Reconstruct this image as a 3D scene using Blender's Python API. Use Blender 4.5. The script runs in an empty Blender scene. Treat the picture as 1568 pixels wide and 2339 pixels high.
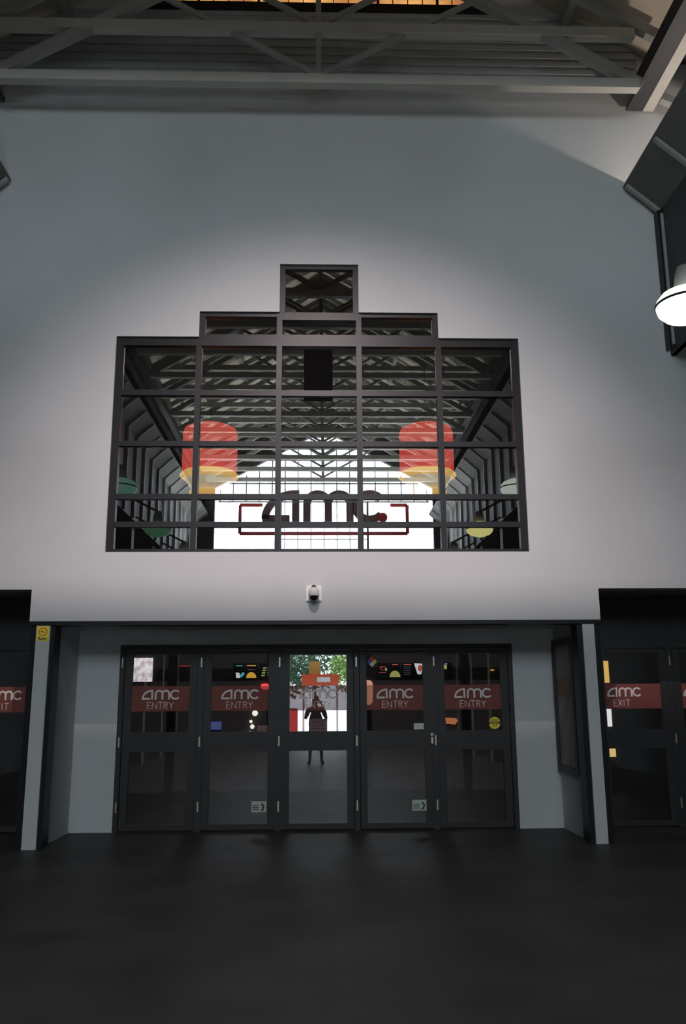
import bpy, bmesh, math, random
from mathutils import Vector, Matrix
R = math.radians
random.seed(4)
SC = bpy.context.scene
COL = SC.collection

# ------------------------------------------------------------------ camera
W_, H_ = 1568, 2339
cam_d = bpy.data.cameras.new('camera'); cam = bpy.data.objects.new('camera', cam_d); COL.objects.link(cam)
cam_d.sensor_fit = 'VERTICAL'; cam_d.sensor_height = 36.0
cam_d.lens = 36.0*1969.5/2339
cam_d.clip_start = 0.02; cam_d.clip_end = 500
rt = Vector((0.99958826, -0.02811628, -0.00572595)); up = Vector((-4.11995e-04, -0.213599578, 0.97692121))
fw = Vector((0.02869045, 0.97651661, 0.21352321))
M = Matrix(((rt.x, up.x, -fw.x), (rt.y, up.y, -fw.y), (rt.z, up.z, -fw.z))).to_4x4()
cam.matrix_world = Matrix.Translation((0, 0, 1.55)) @ M
SC.camera = cam
# ------------------------------------------------------------------ view, world, lights
SC.view_settings.view_transform = 'Standard'; SC.view_settings.look = 'None'
SC.view_settings.gamma = 1.0; SC.view_settings.use_curve_mapping = False
SC.view_settings.exposure = 0.0
wd = bpy.data.worlds.new('overcast_sky'); SC.world = wd; wd.use_nodes = True
bg = wd.node_tree.nodes['Background']; bg.inputs[0].default_value = (0.80, 0.91, 1.0, 1); bg.inputs[1].default_value = 13.0
def area(name, loc, rot, sx, sy, power, color=(1, 1, 1), portal=False):
    l = bpy.data.lights.new(name, 'AREA'); l.shape = 'RECTANGLE'; l.size = sx; l.size_y = sy; l.energy = power; l.color = color
    o = bpy.data.objects.new(name, l); COL.objects.link(o); o.location = loc; o.rotation_euler = rot
    if portal: l.cycles.is_portal = True
    return o
area('gable_opening_portal', (0.2, -10.3, 8.7), (R(90), 0, 0), 8.0, 5.0, 1, portal=True)
fl = bpy.data.lights.new('added_wall_spot', 'SPOT'); fl.energy = 2900; fl.color = (1.0, 0.83, 0.83); fl.shadow_soft_size = 0.016  # added spot, gives the wall its bright centre and fading edges
fl.spot_size = R(67); fl.spot_blend = 1.0
flo = bpy.data.objects.new('added_wall_spot', fl); COL.objects.link(flo); flo.location = (0.0, 2.55, 9.10)
flo.rotation_euler = (Vector((0.0, 9.886, 1.9))-Vector((0.0, 2.55, 9.10))).to_track_quat('-Z', 'Y').to_euler()
area('doorway_portal', (0, -10.3, 1.6), (R(90), 0, 0), 2.2, 3.2, 1, portal=True)

# ------------------------------------------------------------------ helpers
def mat(name, col, rough=0.6, metal=0.0, spec=0.5, noise=0.0, nscale=6.0, emit=None, es=0.0, bump=0.0, bscale=120.0):
    m = bpy.data.materials.new(name); m.use_nodes = True
    nt = m.node_tree; b = nt.nodes['Principled BSDF']
    b.inputs['Base Color'].default_value = (*col, 1); b.inputs['Roughness'].default_value = rough
    b.inputs['Metallic'].default_value = metal; b.inputs['Specular IOR Level'].default_value = spec
    tc = nt.nodes.new('ShaderNodeTexCoord')
    if noise > 0:
        n = nt.nodes.new('ShaderNodeTexNoise'); n.inputs['Scale'].default_value = nscale; n.inputs['Detail'].default_value = 8
        nt.links.new(tc.outputs['Object'], n.inputs['Vector'])
        r = nt.nodes.new('ShaderNodeValToRGB'); r.color_ramp.elements[0].position = 0.3; r.color_ramp.elements[1].position = 0.7
        r.color_ramp.elements[0].color = (*[c*(1-noise) for c in col], 1); r.color_ramp.elements[1].color = (*[min(1, c*(1+noise)) for c in col], 1)
        nt.links.new(n.outputs['Fac'], r.inputs['Fac']); nt.links.new(r.outputs['Color'], b.inputs['Base Color'])
    if bump > 0:
        n2 = nt.nodes.new('ShaderNodeTexNoise'); n2.inputs['Scale'].default_value = bscale; n2.inputs['Detail'].default_value = 4
        nt.links.new(tc.outputs['Object'], n2.inputs['Vector'])
        bp_ = nt.nodes.new('ShaderNodeBump'); bp_.inputs['Strength'].default_value = bump; bp_.inputs['Distance'].default_value = 0.01
        nt.links.new(n2.outputs['Fac'], bp_.inputs['Height']); nt.links.new(bp_.outputs['Normal'], b.inputs['Normal'])
    if emit:
        b.inputs['Emission Color'].default_value = (*emit, 1); b.inputs['Emission Strength'].default_value = es
    return m

def glassmat(name, refl, tint):
    m = bpy.data.materials.new(name); m.use_nodes = True; nt = m.node_tree
    for n in list(nt.nodes): nt.nodes.remove(n)
    o = nt.nodes.new('ShaderNodeOutputMaterial'); mx = nt.nodes.new('ShaderNodeMixShader'); mx.inputs[0].default_value = refl
    t = nt.nodes.new('ShaderNodeBsdfTransparent'); t.inputs[0].default_value = (*tint, 1)
    g = nt.nodes.new('ShaderNodeBsdfGlossy'); g.inputs['Roughness'].default_value = 0.0; g.inputs[0].default_value = (1, 1, 1, 1)
    nt.links.new(t.outputs[0], mx.inputs[1]); nt.links.new(g.outputs[0], mx.inputs[2]); nt.links.new(mx.outputs[0], o.inputs[0])
    return m

def filmmat(name, col, opacity):
    m = bpy.data.materials.new(name); m.use_nodes = True; nt = m.node_tree
    b = nt.nodes['Principled BSDF']; b.inputs['Base Color'].default_value = (*col, 1); b.inputs['Roughness'].default_value = 0.7
    b.inputs['Specular IOR Level'].default_value = 0.1
    mx = nt.nodes.new('ShaderNodeMixShader'); mx.inputs[0].default_value = opacity
    t = nt.nodes.new('ShaderNodeBsdfTransparent'); o = nt.nodes['Material Output']
    nt.links.new(t.outputs[0], mx.inputs[1]); nt.links.new(b.outputs[0], mx.inputs[2]); nt.links.new(mx.outputs[0], o.inputs[0])
    return m

MT = {}
MT['plaster'] = mat('painted_plaster', (0.585, 0.60, 0.605), 0.85, spec=0.2, noise=0.04, nscale=0.7, bump=0.15)
MT['siding'] = mat('corrugated_siding', (0.36, 0.38, 0.39), 0.6, noise=0.08)
MT['steel'] = mat('painted_steel', (0.50, 0.49, 0.45), 0.5, noise=0.06, nscale=3)
MT['rail'] = mat('grey_steel', (0.34, 0.34, 0.32), 0.5, noise=0.06, nscale=3)
MT['deck'] = mat('roof_deck', (0.62, 0.55, 0.45), 0.7, noise=0.15, nscale=2)
MT['dark'] = mat('dark_cladding', (0.045, 0.045, 0.05), 0.6, noise=0.1)
MT['ledge'] = mat('grey_ledge_panel', (0.13, 0.125, 0.12), 0.6, noise=0.1)
MT['floor'] = mat('dark_sealed_floor', (0.072, 0.067, 0.066), 0.50, spec=0.10, noise=0.25, nscale=1.3)
MT['frame'] = mat('dark_bronze_frame', (0.016, 0.016, 0.019), 0.38, spec=0.22, noise=0.1)
MT['door'] = mat('black_door_paint', (0.034, 0.033, 0.034), 0.45, spec=0.3, noise=0.1)
MT['lobby'] = mat('lobby_black_paint', (0.05, 0.05, 0.05), 0.8, noise=0.1)
MT['glass'] = glassmat('tinted_window_glass', 0.20, (0.85, 0.86, 0.86))
MT['dglass'] = glassmat('tinted_door_glass', 0.15, (0.85, 0.86, 0.86))
MT['film'] = filmmat('red_vinyl_film', (0.44, 0.14, 0.12), 0.40)
MT['letter'] = filmmat('white_vinyl_letters', (0.95, 0.88, 0.85), 0.85)
MT['hinge'] = mat('brushed_metal', (0.55, 0.52, 0.46), 0.35, metal=0.6, noise=0.05)
MT['white'] = mat('white_plastic', (0.82, 0.80, 0.76), 0.4, noise=0.02)
MT['black'] = mat('black_plastic', (0.01, 0.01, 0.012), 0.15, noise=0.02)
MT['paper'] = mat('white_paper', (0.9, 0.86, 0.86), 0.8, noise=0.12, nscale=14)
MT['yellow'] = mat('yellow_vinyl', (0.95, 0.80, 0.05), 0.6, noise=0.04)
MT['ink'] = mat('dark_ink', (0.04, 0.035, 0.05), 0.7, noise=0.05)
MT['orange'] = mat('orange_ink', (0.85, 0.20, 0.06), 0.6, noise=0.05)
MT['sage'] = mat('pale_green_sticker', (0.55, 0.62, 0.55), 0.7, noise=0.05)
MT['notice'] = mat('grey_red_notice', (0.22, 0.12, 0.11), 0.7, noise=0.1, nscale=40)
MT['nblue'] = mat('sticker_blue', (0.06, 0.10, 0.45), 0.6, noise=0.03)
MT['nred'] = mat('sticker_red', (0.7, 0.05, 0.04), 0.6, noise=0.03)
MT['nwhite'] = mat('sticker_white', (0.85, 0.85, 0.85), 0.6, noise=0.03)
MT['skin'] = mat('skin', (0.45, 0.27, 0.19), 0.55, noise=0.05)
MT['cloth'] = mat('black_cloth', (0.015, 0.015, 0.018), 0.9, noise=0.2, nscale=30)
MT['hair'] = mat('dark_hair', (0.012, 0.009, 0.008), 0.6, noise=0.2, nscale=60)
MT['lampglass'] = mat('glowing_lamp_glass', (0.9, 0.92, 0.88), 0.3, emit=(0.93, 1.0, 0.90), es=1.0, noise=0.03)
def em(name, col, s, n=0.0):
    m = mat(name, tuple(c*0.4 for c in col), 0.5, emit=col, es=s); return m

def link(name, me, m, parent=None):
    o = bpy.data.objects.new(name, me); COL.objects.link(o)
    if m is not None: me.materials.append(MT[m] if isinstance(m, str) else m)
    if parent is not None: o.parent = parent
    return o
def tag(o, label=None, cat=None, group=None, kind=None):
    if label: o['label'] = label
    if cat: o['category'] = cat
    if group: o['group'] = group
    if kind: o['kind'] = kind
    return o
def empty(name, loc=(0, 0, 0), label=None, cat=None, group=None, kind=None):
    o = bpy.data.objects.new(name, None); COL.objects.link(o); o.location = loc; o.empty_display_size = 0.1
    return tag(o, label, cat, group, kind)
class MB:
    def __init__(s): s.bm = bmesh.new()
    def box(s, x0, x1, y0, y1, z0, z1):
        v = [s.bm.verts.new(p) for p in ((x0,y0,z0),(x1,y0,z0),(x1,y1,z0),(x0,y1,z0),(x0,y0,z1),(x1,y0,z1),(x1,y1,z1),(x0,y1,z1))]
        for f in ((0,3,2,1),(4,5,6,7),(0,1,5,4),(1,2,6,5),(2,3,7,6),(3,0,4,7)): s.bm.faces.new([v[i] for i in f])
        return s
    def bar(s, a, b, w, h, upv=(0, 1, 0)):
        """rectangular bar a->b; w along upv, h perpendicular"""
        a, b = Vector(a), Vector(b); d = (b-a).normalized(); u = Vector(upv); u = (u-d*u.dot(d)).normalized(); n = d.cross(u)
        v = []
        for p in (a, b):
            for i, j in ((-1,-1),(1,-1),(1,1),(-1,1)): v.append(s.bm.verts.new(p+u*(w/2*i)+n*(h/2*j)))
        for f in ((3,2,1,0),(4,5,6,7),(0,1,5,4),(1,2,6,5),(2,3,7,6),(3,0,4,7)): s.bm.faces.new([v[i] for i in f])
        return s
    def prism(s, pts, y0, y1):
        """polygon of (x,z) extruded in y"""
        a = [s.bm.verts.new((x, y0, z)) for x, z in pts]; b = [s.bm.verts.new((x, y1, z)) for x, z in pts]
        s.bm.faces.new(a); s.bm.faces.new(b[::-1])
        n = len(pts)
        for i in range(n): s.bm.faces.new((a[(i+1) % n], a[i], b[i], b[(i+1) % n]))
        return s
    def prismx(s, pts, x0, x1):
        """polygon of (y,z) extruded in x"""
        a = [s.bm.verts.new((x0, y, z)) for y, z in pts]; b = [s.bm.verts.new((x1, y, z)) for y, z in pts]
        s.bm.faces.new(a); s.bm.faces.new(b[::-1])
        n = len(pts)
        for i in range(n): s.bm.faces.new((a[(i+1) % n], a[i], b[i], b[(i+1) % n]))
        return s
    def lathe(s, prof, c=(0, 0, 0), n=40, axis='z'):
        rings = []
        for r, z in prof:
            ring = []
            if r < 1e-5:
                rings.append([s.bm.verts.new(s._ax(0, 0, z, c, axis))]); continue
            for i in range(n):
                t = 2*math.pi*i/n; ring.append(s.bm.verts.new(s._ax(r*math.cos(t), r*math.sin(t), z, c, axis)))
            rings.append(ring)
        for a, b in zip(rings, rings[1:]):
            for i in range(n):
                j = (i+1) % n
                if len(a) == 1 and len(b) == 1: continue
                if len(a) == 1: s.bm.faces.new((a[0], b[i], b[j]))
                elif len(b) == 1: s.bm.faces.new((a[i], b[0], a[j]))
                else: s.bm.faces.new((a[i], b[i], b[j], a[j]))
        return s
    def _ax(s, x, y, z, c, axis):
        if axis == 'z': return (c[0]+x, c[1]+y, c[2]+z)
        return (c[0]+x, c[1]-z, c[2]+y)     # axis towards -y
    def ribbon(s, pts, w, y0, y1, sx=1.0, sz=1.0, ox=0, oz=0):
        """stroke of constant width along (x,z) points, extruded y0..y1"""
        P = [Vector((p[0]*sx, p[1]*sz)) for p in pts]; n = len(P); closed = (P[0]-P[-1]).length < 1e-6
        if closed: P = P[:-1]; n -= 1
        L, Rr = [], []
        for i in range(n):
            a = P[(i-1) % n] if (closed or i > 0) else None; b = P[(i+1) % n] if (closed or i < n-1) else None
            if a is None: d = (b-P[i]).normalized(); nn = Vector((-d.y, d.x)); k = 1
            elif b is None: d = (P[i]-a).normalized(); nn = Vector((-d.y, d.x)); k = 1
            else:
                d1 = (P[i]-a).normalized(); d2 = (b-P[i]).normalized(); n1 = Vector((-d1.y, d1.x)); n2 = Vector((-d2.y, d2.x))
                nn = (n1+n2); nn = nn.normalized() if nn.length > 1e-4 else n1; k = min(2.2, 1/max(0.3, nn.dot(n1)))
            L.append(P[i]+nn*(w/2*k)); Rr.append(P[i]-nn*(w/2*k))
        def V(p, y): return s.bm.verts.new((p.x+ox, y, p.y+oz))
        A = [V(p, y0) for p in L]; B = [V(p, y0) for p in Rr]; Cc = [V(p, y1) for p in L]; D = [V(p, y1) for p in Rr]
        m = n if closed else n-1
        for i in range(m):
            j = (i+1) % n
            s.bm.faces.new((A[i], A[j], B[j], B[i])); s.bm.faces.new((Cc[j], Cc[i], D[i], D[j]))
            s.bm.faces.new((A[j], A[i], Cc[i], Cc[j])); s.bm.faces.new((B[i], B[j], D[j], D[i]))
        if not closed:
            s.bm.faces.new((A[0], B[0], D[0], Cc[0])); s.bm.faces.new((B[-1], A[-1], Cc[-1], D[-1]))
        return s
    def build(s, name, m, parent=None, smooth=False, bevel=0.0):
        if bevel > 0: bmesh.ops.bevel(s.bm, geom=s.bm.edges[:], offset=bevel, segments=2, affect='EDGES')
        bmesh.ops.recalc_face_normals(s.bm, faces=s.bm.faces[:])
        if smooth:
            for f in s.bm.faces: f.smooth = True
        me = bpy.data.meshes.new(name); s.bm.to_mesh(me); s.bm.free()
        return link(name, me, m, parent)
def struct(name, mb, m, parent=None):
    o = mb.build(name, m, parent)
    if parent is None: o['kind'] = 'structure'
    return o
def copy_tree(o, parent=None):
    c = o.copy(); COL.objects.link(c)
    if parent is not None: c.parent = parent
    for ch in o.children: copy_tree(ch, c)
    return c

def gridwall(xs, zs, solid, y0, y1):
    """wall slab made of cells, faces only on its outside"""
    mb = MB(); bm = mb.bm; nx, nz = len(xs)-1, len(zs)-1; cache = {}
    def v(i, j, k):
        if (i, j, k) not in cache: cache[(i, j, k)] = bm.verts.new((xs[i], (y0, y1)[k], zs[j]))
        return cache[(i, j, k)]
    S = [[solid((xs[i]+xs[i+1])/2, (zs[j]+zs[j+1])/2) for j in range(nz)] for i in range(nx)]
    def s_(i, j): return 0 <= i < nx and 0 <= j < nz and S[i][j]
    for i in range(nx):
        for j in range(nz):
            if not S[i][j]: continue
            bm.faces.new((v(i,j,0), v(i+1,j,0), v(i+1,j+1,0), v(i,j+1,0))); bm.faces.new((v(i,j+1,1), v(i+1,j+1,1), v(i+1,j,1), v(i,j,1)))
            if not s_(i-1, j): bm.faces.new((v(i,j,0), v(i,j+1,0), v(i,j+1,1), v(i,j,1)))
            if not s_(i+1, j): bm.faces.new((v(i+1,j,1), v(i+1,j+1,1), v(i+1,j+1,0), v(i+1,j,0)))
            if not s_(i, j-1): bm.faces.new((v(i,j,1), v(i+1,j,1), v(i+1,j,0), v(i,j,0)))
            if not s_(i, j+1): bm.faces.new((v(i,j+1,0), v(i+1,j+1,0), v(i+1,j+1,1), v(i,j+1,1)))
    return mb

YW, YD = 9.886, 11.119          # face of the end wall, plane of the doors
# ------------------------------------------------------------------ structure
struct('floor', MB().box(-7.3, 7.3, -10.2, 17.2, -0.3, 0), 'floor')
struct('ground', MB().box(-60, 60, -120, -10.2, -0.35, -0.02), mat('grey_pavement', (0.72, 0.71, 0.70), 0.8, noise=0.1, nscale=0.6))

WX = [-2.461, -1.460, -0.479, 0.499, 1.480, 2.470]     # window mullions
ZB, Z3, Z2, Z1 = 3.239, 5.906, 6.241, 6.886
def in_window(x, z):
    if z < ZB: return False
    if WX[0] < x < WX[5] and z < Z3: return True
    if WX[1] < x < WX[4] and z < Z2: return True
    return WX[2] < x < WX[3] and z < Z1
def amber_top(x): return 12.0-0.6*abs(x)
def solid_front(x, z):
    if in_window(x, z): return False
    if -3.266 < x < 3.254 and z < 2.445: return False
    if 3.254 <= abs(x) < 6.0 and z < 2.806: return False
    return True
struct('wall_front', gridwall([-7.15, -6.0, -3.266, *WX, 3.254, 6.0, 7.15], [0, 2.445, 2.806, ZB, Z3, Z2, Z1, 9.47, 12.9], solid_front, YW, YW+0.25), 'plaster')
# wall around the doors, set back in the recess
struct('wall_recess', gridwall([-3.03, -2.50, 2.48, 3.03], [0, 2.251, 2.70], lambda x, z: not (-2.5 < x < 2.48 and z < 2.251), YD, YD+0.2), 'plaster')
for nm, x0, x1 in (('wall_recess_left', -3.27, -3.03), ('wall_recess_right', 3.03, 3.256)):
    struct(nm, MB().box(x0, x1, YW+0.31, YD+0.2, 0, 2.445), 'plaster')
struct('ceiling_recess', MB().box(-6.0, 6.0, YW+0.25, YD+0.3, 2.86, 2.96), 'siding')
struct('ceiling_entrance', MB().box(-3.25, 3.25, YW+0.25, YD, 2.445, 2.60), 'plaster')
struct('trim_1', MB().box(-3.27, 3.258, YW+0.004, YW+0.246, 2.40, 2.4449), 'frame')
# recessed seams either side of the two piers
def pier(x0, x1, seams, label):
    p = empty('entrance_pier', (0, 0, 0), label, 'pier', 'piers of the doorway')
    MB().box(x0, x1, YW+0.02, YW+0.30, 0, 2.40).build('steel_face', 'plaster', p)
    mb = MB()
    for a, b in seams: mb.box(a, b, YW+0.045, YW+0.28, 0, 2.40)
    mb.build('dark_seam', 'frame', p)
    return p
pier(-3.19, -3.035, [(-3.262, -3.192), (-3.033, -2.985)], 'grey steel pier left of the doorway with a yellow sticker at its top')
pier(3.045, 3.18, [(2.985, 3.043), (3.182, 3.25)], 'plain grey steel pier right of the doorway')

# lobby behind the wall
struct('wall_lobby', MB().box(-7.0, 7.0, 16.04, 16.2, 0, 9), 'lobby')
struct('wall_lobby_left', MB().box(-7.15, -7.0, YW+0.26, 17.2, 0, 9), 'lobby')
struct('wall_lobby_right', MB().box(7.0, 7.15, YW+0.26, 17.2, 0, 9), 'lobby')
struct('ceiling_lobby', MB().box(-7.0, 7.0, YW+0.26, 17.0, 9, 9.1), 'lobby')
area('added_lobby_fill', (0, 13.2, 8.9), (0, 0, 0), 8, 4, 25, (1, 0.95, 0.9))  # added fill light that lifts the dark lobby
# hall: roof deck, aisle ceilings, side walls
struct('ceiling', MB().prism([(-4.5, 9.86), (0, 12.56), (4.5, 9.86), (4.5, 9.98), (0, 12.68), (-4.5, 9.98)], -10.2, YW), 'deck')
for nm, s in (('left', -1), ('right', 1)):
    mb = MB(); mb.box(*sorted((4.5*s, 7.15*s)), -10.2, YW, 9.86, 9.98); struct('ceiling_aisle_'+nm, mb, 'dark')
    struct('wall_'+nm, MB().box(*sorted((7.0*s, 7.15*s)), -10.2, YW, 0, 9.9), 'dark')
def solid_back(x, z):
    if abs(x) < 1.04 and z < 3.2: return False
    return not (-3.68 < x < 4.1 and 6.3 < z < 9.0)
xs = [-7.15, -3.68, -1.04, 1.04, 4.1, 7.15]
struct('wall_back', gridwall(xs, [0, 3.2, 6.3, 9.0], solid_back, -10.2, -10.0), 'dark')
# gable cladding above the back opening
struct('wall_back_gable', MB().prism([(-7.15, 9.0), (-3.68, 9.0), (0.2, 11.15), (4.1, 9.0), (7.15, 9.0), (7.15, 9.9), (4.5, 9.98), (0, 12.68), (-4.5, 9.98), (-7.15, 9.9)], -10.2, -10.0), 'dark')

# ------------------------------------------------------------------ big window
win = empty('window_1', (0, 0, 0), kind='structure')
fr = MB(); ya, yb = YW+0.03, YW+0.15
def fb(x0, x1, z0, z1, d=0.0): fr.box(x0, x1, ya+d, yb, z0, z1)
mw = 0.033
for i, x in enumerate(WX):
    zt = (Z3, Z2, Z1, Z1, Z2, Z3)[i]
    if i == 0: fb(x, x+0.085, ZB, zt)
    elif i == 5: fb(x-0.085, x, ZB, zt)
    elif i in (1, 2): fb(x-mw, x+mw, ZB, Z3 if i == 1 else Z2); fb(x, x+2*mw, (Z3, Z2)[i-1], zt)
    else: fb(x-mw, x+mw, ZB, (Z2, Z3)[i-3]); fb(x-2*mw, x, (Z2, Z3)[i-3], zt)
L, Rr = WX[0], WX[5]
for z, h in ((3.578, 0.055), (3.913, 0.055), (4.563, 0.055), (5.205, 0.06)): fb(L, Rr, z-h/2-0.01, z+h/2, 0.012)
fb(L, Rr, ZB, ZB+0.04, 0.006); fb(L, Rr, Z3-0.10, Z3, 0.006)
fb(WX[1], WX[4], Z2-0.05, Z2, 0.006); fb(WX[2], WX[3], Z1-0.05, Z1, 0.006); fb(WX[2], WX[3], Z2-0.09, Z2+0.01, 0.005); fb(WX[1], WX[4], Z3-0.02, Z3+0.05, 0.007)
fr.build('window_frame', 'frame', win)
g = MB(); yg = YW+0.075
g.bm.faces.new([g.bm.verts.new((x, yg, z)) for x, z in [(L, ZB), (Rr, ZB), (Rr, Z3), (WX[4], Z3), (WX[4], Z2), (WX[3], Z2), (WX[3], Z1), (WX[2], Z1), (WX[2], Z2), (WX[1], Z2), (WX[1], Z3), (L, Z3)]])
g.build('glass_pane', 'glass', win)

# ------------------------------------------------------------------ lettering
def arc(cx, cz, rx, rz, a0, a1, n=14): return [(cx+rx*math.cos(R(a0+(a1-a0)*i/n)), cz+rz*math.sin(R(a0+(a1-a0)*i/n))) for i in range(n+1)]
def amc(mb, ox, oz, w, h, y0, y1, flip=1, sw=0.19):
    """the three letter logo, w wide and h tall, lower left corner ox, oz"""
    k = w/3.62*flip; kz = h; S = lambda pts: [(p[0]*k, p[1]*kz) for p in pts]; ww = sw*h
    mb.ribbon(S(arc(0.98, 0.09, 0.88, 0.82, 180, 97)+[(1.0, 0.91), (1.0, 0.0)]), ww, y0, y1, ox=ox, oz=oz)
    mb.ribbon(S([(0.02, 0.09), (0.82, 0.09)]), ww, y0+0.0003, y1, ox=ox, oz=oz)
    mb.ribbon(S([(1.33, 0)]+arc(1.65, 0.6, 0.32, 0.31, 180, 0)+[(1.97, 0)]), ww, y0, y1, ox=ox, oz=oz)
    mb.ribbon(S(arc(2.29, 0.6, 0.32, 0.31, 180, 0)+[(2.61, 0)]), ww, y0+0.0003, y1, ox=ox, oz=oz)
    mb.ribbon(S(arc(3.2, 0.5, 0.42, 0.42, 38, 322, 26)), ww, y0, y1, ox=ox, oz=oz)
STR = {'E': [[(0.55, 1), (0, 1), (0, 0), (0.55, 0)], [(0, .52), (0.48, .52)]], 'N': [[(0, 0), (0, 1), (0.72, 0), (0.72, 1)]],
       'T': [[(0, 1), (0.7, 1)], [(0.35, 1), (0.35, 0)]], 'R': [[(0, 0), (0, 1), (0.3, 1), (0.47, .93), (0.52, .78), (0.47, .62), (0.3, .55), (0, .55)], [(0.22, .55), (0.56, 0)]],
       'Y': [[(0, 1), (0.34, .5), (0.68, 1)], [(0.34, .5), (0.34, 0)]], 'X': [[(0, 0), (0.6, 1)], [(0, 1), (0.6, 0)]], 'I': [[(0.1, 0), (0.1, 1)]],
       'C': [arc(0.42, .5, .42, .5, 50, 310, 12)], 'A': [[(0, 0), (0.36, 1), (0.72, 0)], [(0.13, .35), (0.59, .35)]], 'U': [[(0, 1), (0, .3)]+arc(.3, .3, .3, .3, 180, 360, 8)+[(.6, 1)]],
       'O': [arc(.45, .5, .45, .5, 0, 360, 18)], 'M': [[(0, 0), (.05, 1), (.4, .2), (.75, 1), (.8, 0)]], 'D': [[(0, 0), (0, 1), (.3, 1)]+arc(.3, .5, .35, .5, 90, -90, 8)+[(0, 0)]], 'P': [[(0, 0), (0, 1), (0.3, 1), (0.5, .9), (0.52, .75), (0.45, .6), (0.3, .5), (0, .5)]],
       'm': [[(0, 0), (0, .6), (.2, .7), (.4, .55), (.4, 0)], [(.4, .55), (.6, .7), (.8, .55), (.8, 0)]], 'u': [[(0, .65), (0, .15), (.2, 0), (.5, .1), (.5, .65)]]}
WD = {'E': .55, 'N': .72, 'T': .7, 'R': .56, 'Y': .68, 'X': .6, 'I': .2, 'C': .75, 'A': .72, 'U': .6, 'O': .9, 'M': .8, 'D': .65, 'P': .52, 'm': .8, 'u': .5}
def word(mb, txt, cx, z0, h, y0, y1, sw=0.10, track=0.24, flip=1):
    tot = sum(WD[c] for c in txt)+track*(len(txt)-1); x = -tot/2
    for c in txt:
        for i, st in enumerate(STR[c]): mb.ribbon([((x+p[0])*h*flip, p[1]*h) for p in st], sw*h, y0+0.0002*i, y1, ox=cx, oz=z0)
        x += WD[c]+track

# ------------------------------------------------------------------ doors
def make_door(idx, cx, txt):
    d = empty('door_%d' % idx, (cx, YD, 0), kind='structure')
    x0, x1 = -0.452, 0.452; gx = 0.359
    mb = MB()
    for a, b in ((x0, -gx), (gx, x1)): mb.box(a, b, -0.02, 0.03, 0.02, 2.18)
    for z0, z1 in ((0.02, 0.086), (0.943, 1.176), (2.13, 2.18)): mb.box(-gx, gx, -0.02, 0.03, z0, z1)
    mb.build('door_leaf', 'door', d)
    for z0, z1 in ((1.176, 2.13), (0.086, 0.943)):
        gg = MB(); v = [gg.bm.verts.new(p) for p in ((-gx, 0, z0), (gx, 0, z0), (gx, 0, z1), (-gx, 0, z1))]; gg.bm.faces.new(v)
        gg.build('glass_pane', 'dglass', d)
    s = MB().box(-gx+0.001, gx-0.003, -0.006, -0.004, 1.430, 1.738).build('sign_film', 'film', d)
    s['label'] = 'red film sign reading amc %s' % txt
    lt = MB()
    if txt == 'ENTRY': amc(lt, -0.237, 1.573, 0.475, 0.12, -0.0085, -0.0065); word(lt, txt, 0.0, 1.462, 0.078, -0.0085, -0.0065)
    else: amc(lt, -0.335 if cx > 0 else -0.13, 1.578, 0.44, 0.115, -0.0085, -0.0065); word(lt, txt, -0.15 if cx > 0 else 0.05, 1.462, 0.075, -0.0085, -0.0065)
    lt.build('lettering', 'letter', s)
    for z in (0.29, 1.06, 2.03):
        MB().box(-0.497, -0.480, -0.035, -0.02, z-0.06, z+0.06).build('hinge', 'hinge', d)
    return d
doors = {}
for i, cx in enumerate((-1.975, -0.984, 0.0, 0.970, 1.957)): doors[i+1] = make_door(i+1, cx, 'ENTRY')
for i, cx in enumerate((-4.985, -4.01, 4.01, 4.995)): doors[i+6] = make_door(i+6, cx, 'EXIT')
mb = MB()
xs_ = [-2.5, -1.48, -0.492, 0.485, 1.463, 2.48]
for i, x in enumerate(xs_):
    a, b = (x, x+0.06) if i == 0 else (x-0.06, x) if i == 5 else (x-0.04, x+0.04)
    mb.box(a, b, YD-0.02, YD+0.06, 0, 2.19)
mb.box(-2.5, 2.48, YD-0.02, YD+0.06, 2.19, 2.251)
struct('trim_2', mb, 'door')
for nm, s in (('trim_3', -1), ('trim_4', 1)):
    mb = MB()
    for a, b in ((3.27, 3.56), (4.465, 4.54), (5.45, 6.0)): mb.box(*sorted((a*s, b*s)), YD-0.02, YD+0.06, 0, 2.19)
    mb.box(*sorted((3.27*s, 6.0*s)), YD-0.02, YD+0.06, 2.19, 2.85)
    struct(nm, mb, 'door')

def sticker(door, name, x0, x1, z0, z1, m, label, y=-0.008):
    o = MB().box(x0, x1, y-0.0015, y, z0, z1).build(name, m, doors[door]); o['label'] = label; return o
dx = {1: -1.975, 2: -0.984, 3: 0.0, 4: 0.970, 5: 1.957}
def rel(d, a): return a-dx[d]
sticker(2, 'small_sticker', rel(2, -0.760), rel(2, -0.635), 1.178, 1.252, 'notice', 'small grey and orange sticker')
for d, a, b in ((2, -0.816, -0.632), (4, 1.157, 1.333)):
    s = sticker(d, 'small_sticker', rel(d, a), rel(d, b), 0.222, 0.350, 'sage', 'pale green sticker low on the door', -0.022)
    mb = MB(); xa, xb = rel(d, a), rel(d, b); w = xb-xa
    for k in range(3): mb.box(xa+0.012, xa+0.09, -0.0250, -0.0242, 0.25+0.022*k, 0.258+0.022*k)
    mb.ribbon([(xa+0.12, 0.325), (xa+0.150, 0.29), (xa+0.135, 0.25)], 0.02, -0.0250, -0.0242)
    mb.ribbon([(xa+0.110, 0.245), (xa+0.150, 0.245)], 0.012, -0.0252, -0.0242)
    mb.build('printed_marks', 'ink', s)
s = sticker(3, 'door_notice', -0.100, 0.113, 1.177, 1.327, 'notice', 'grey and red printed notice', -0.008)
mb = MB()
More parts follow.
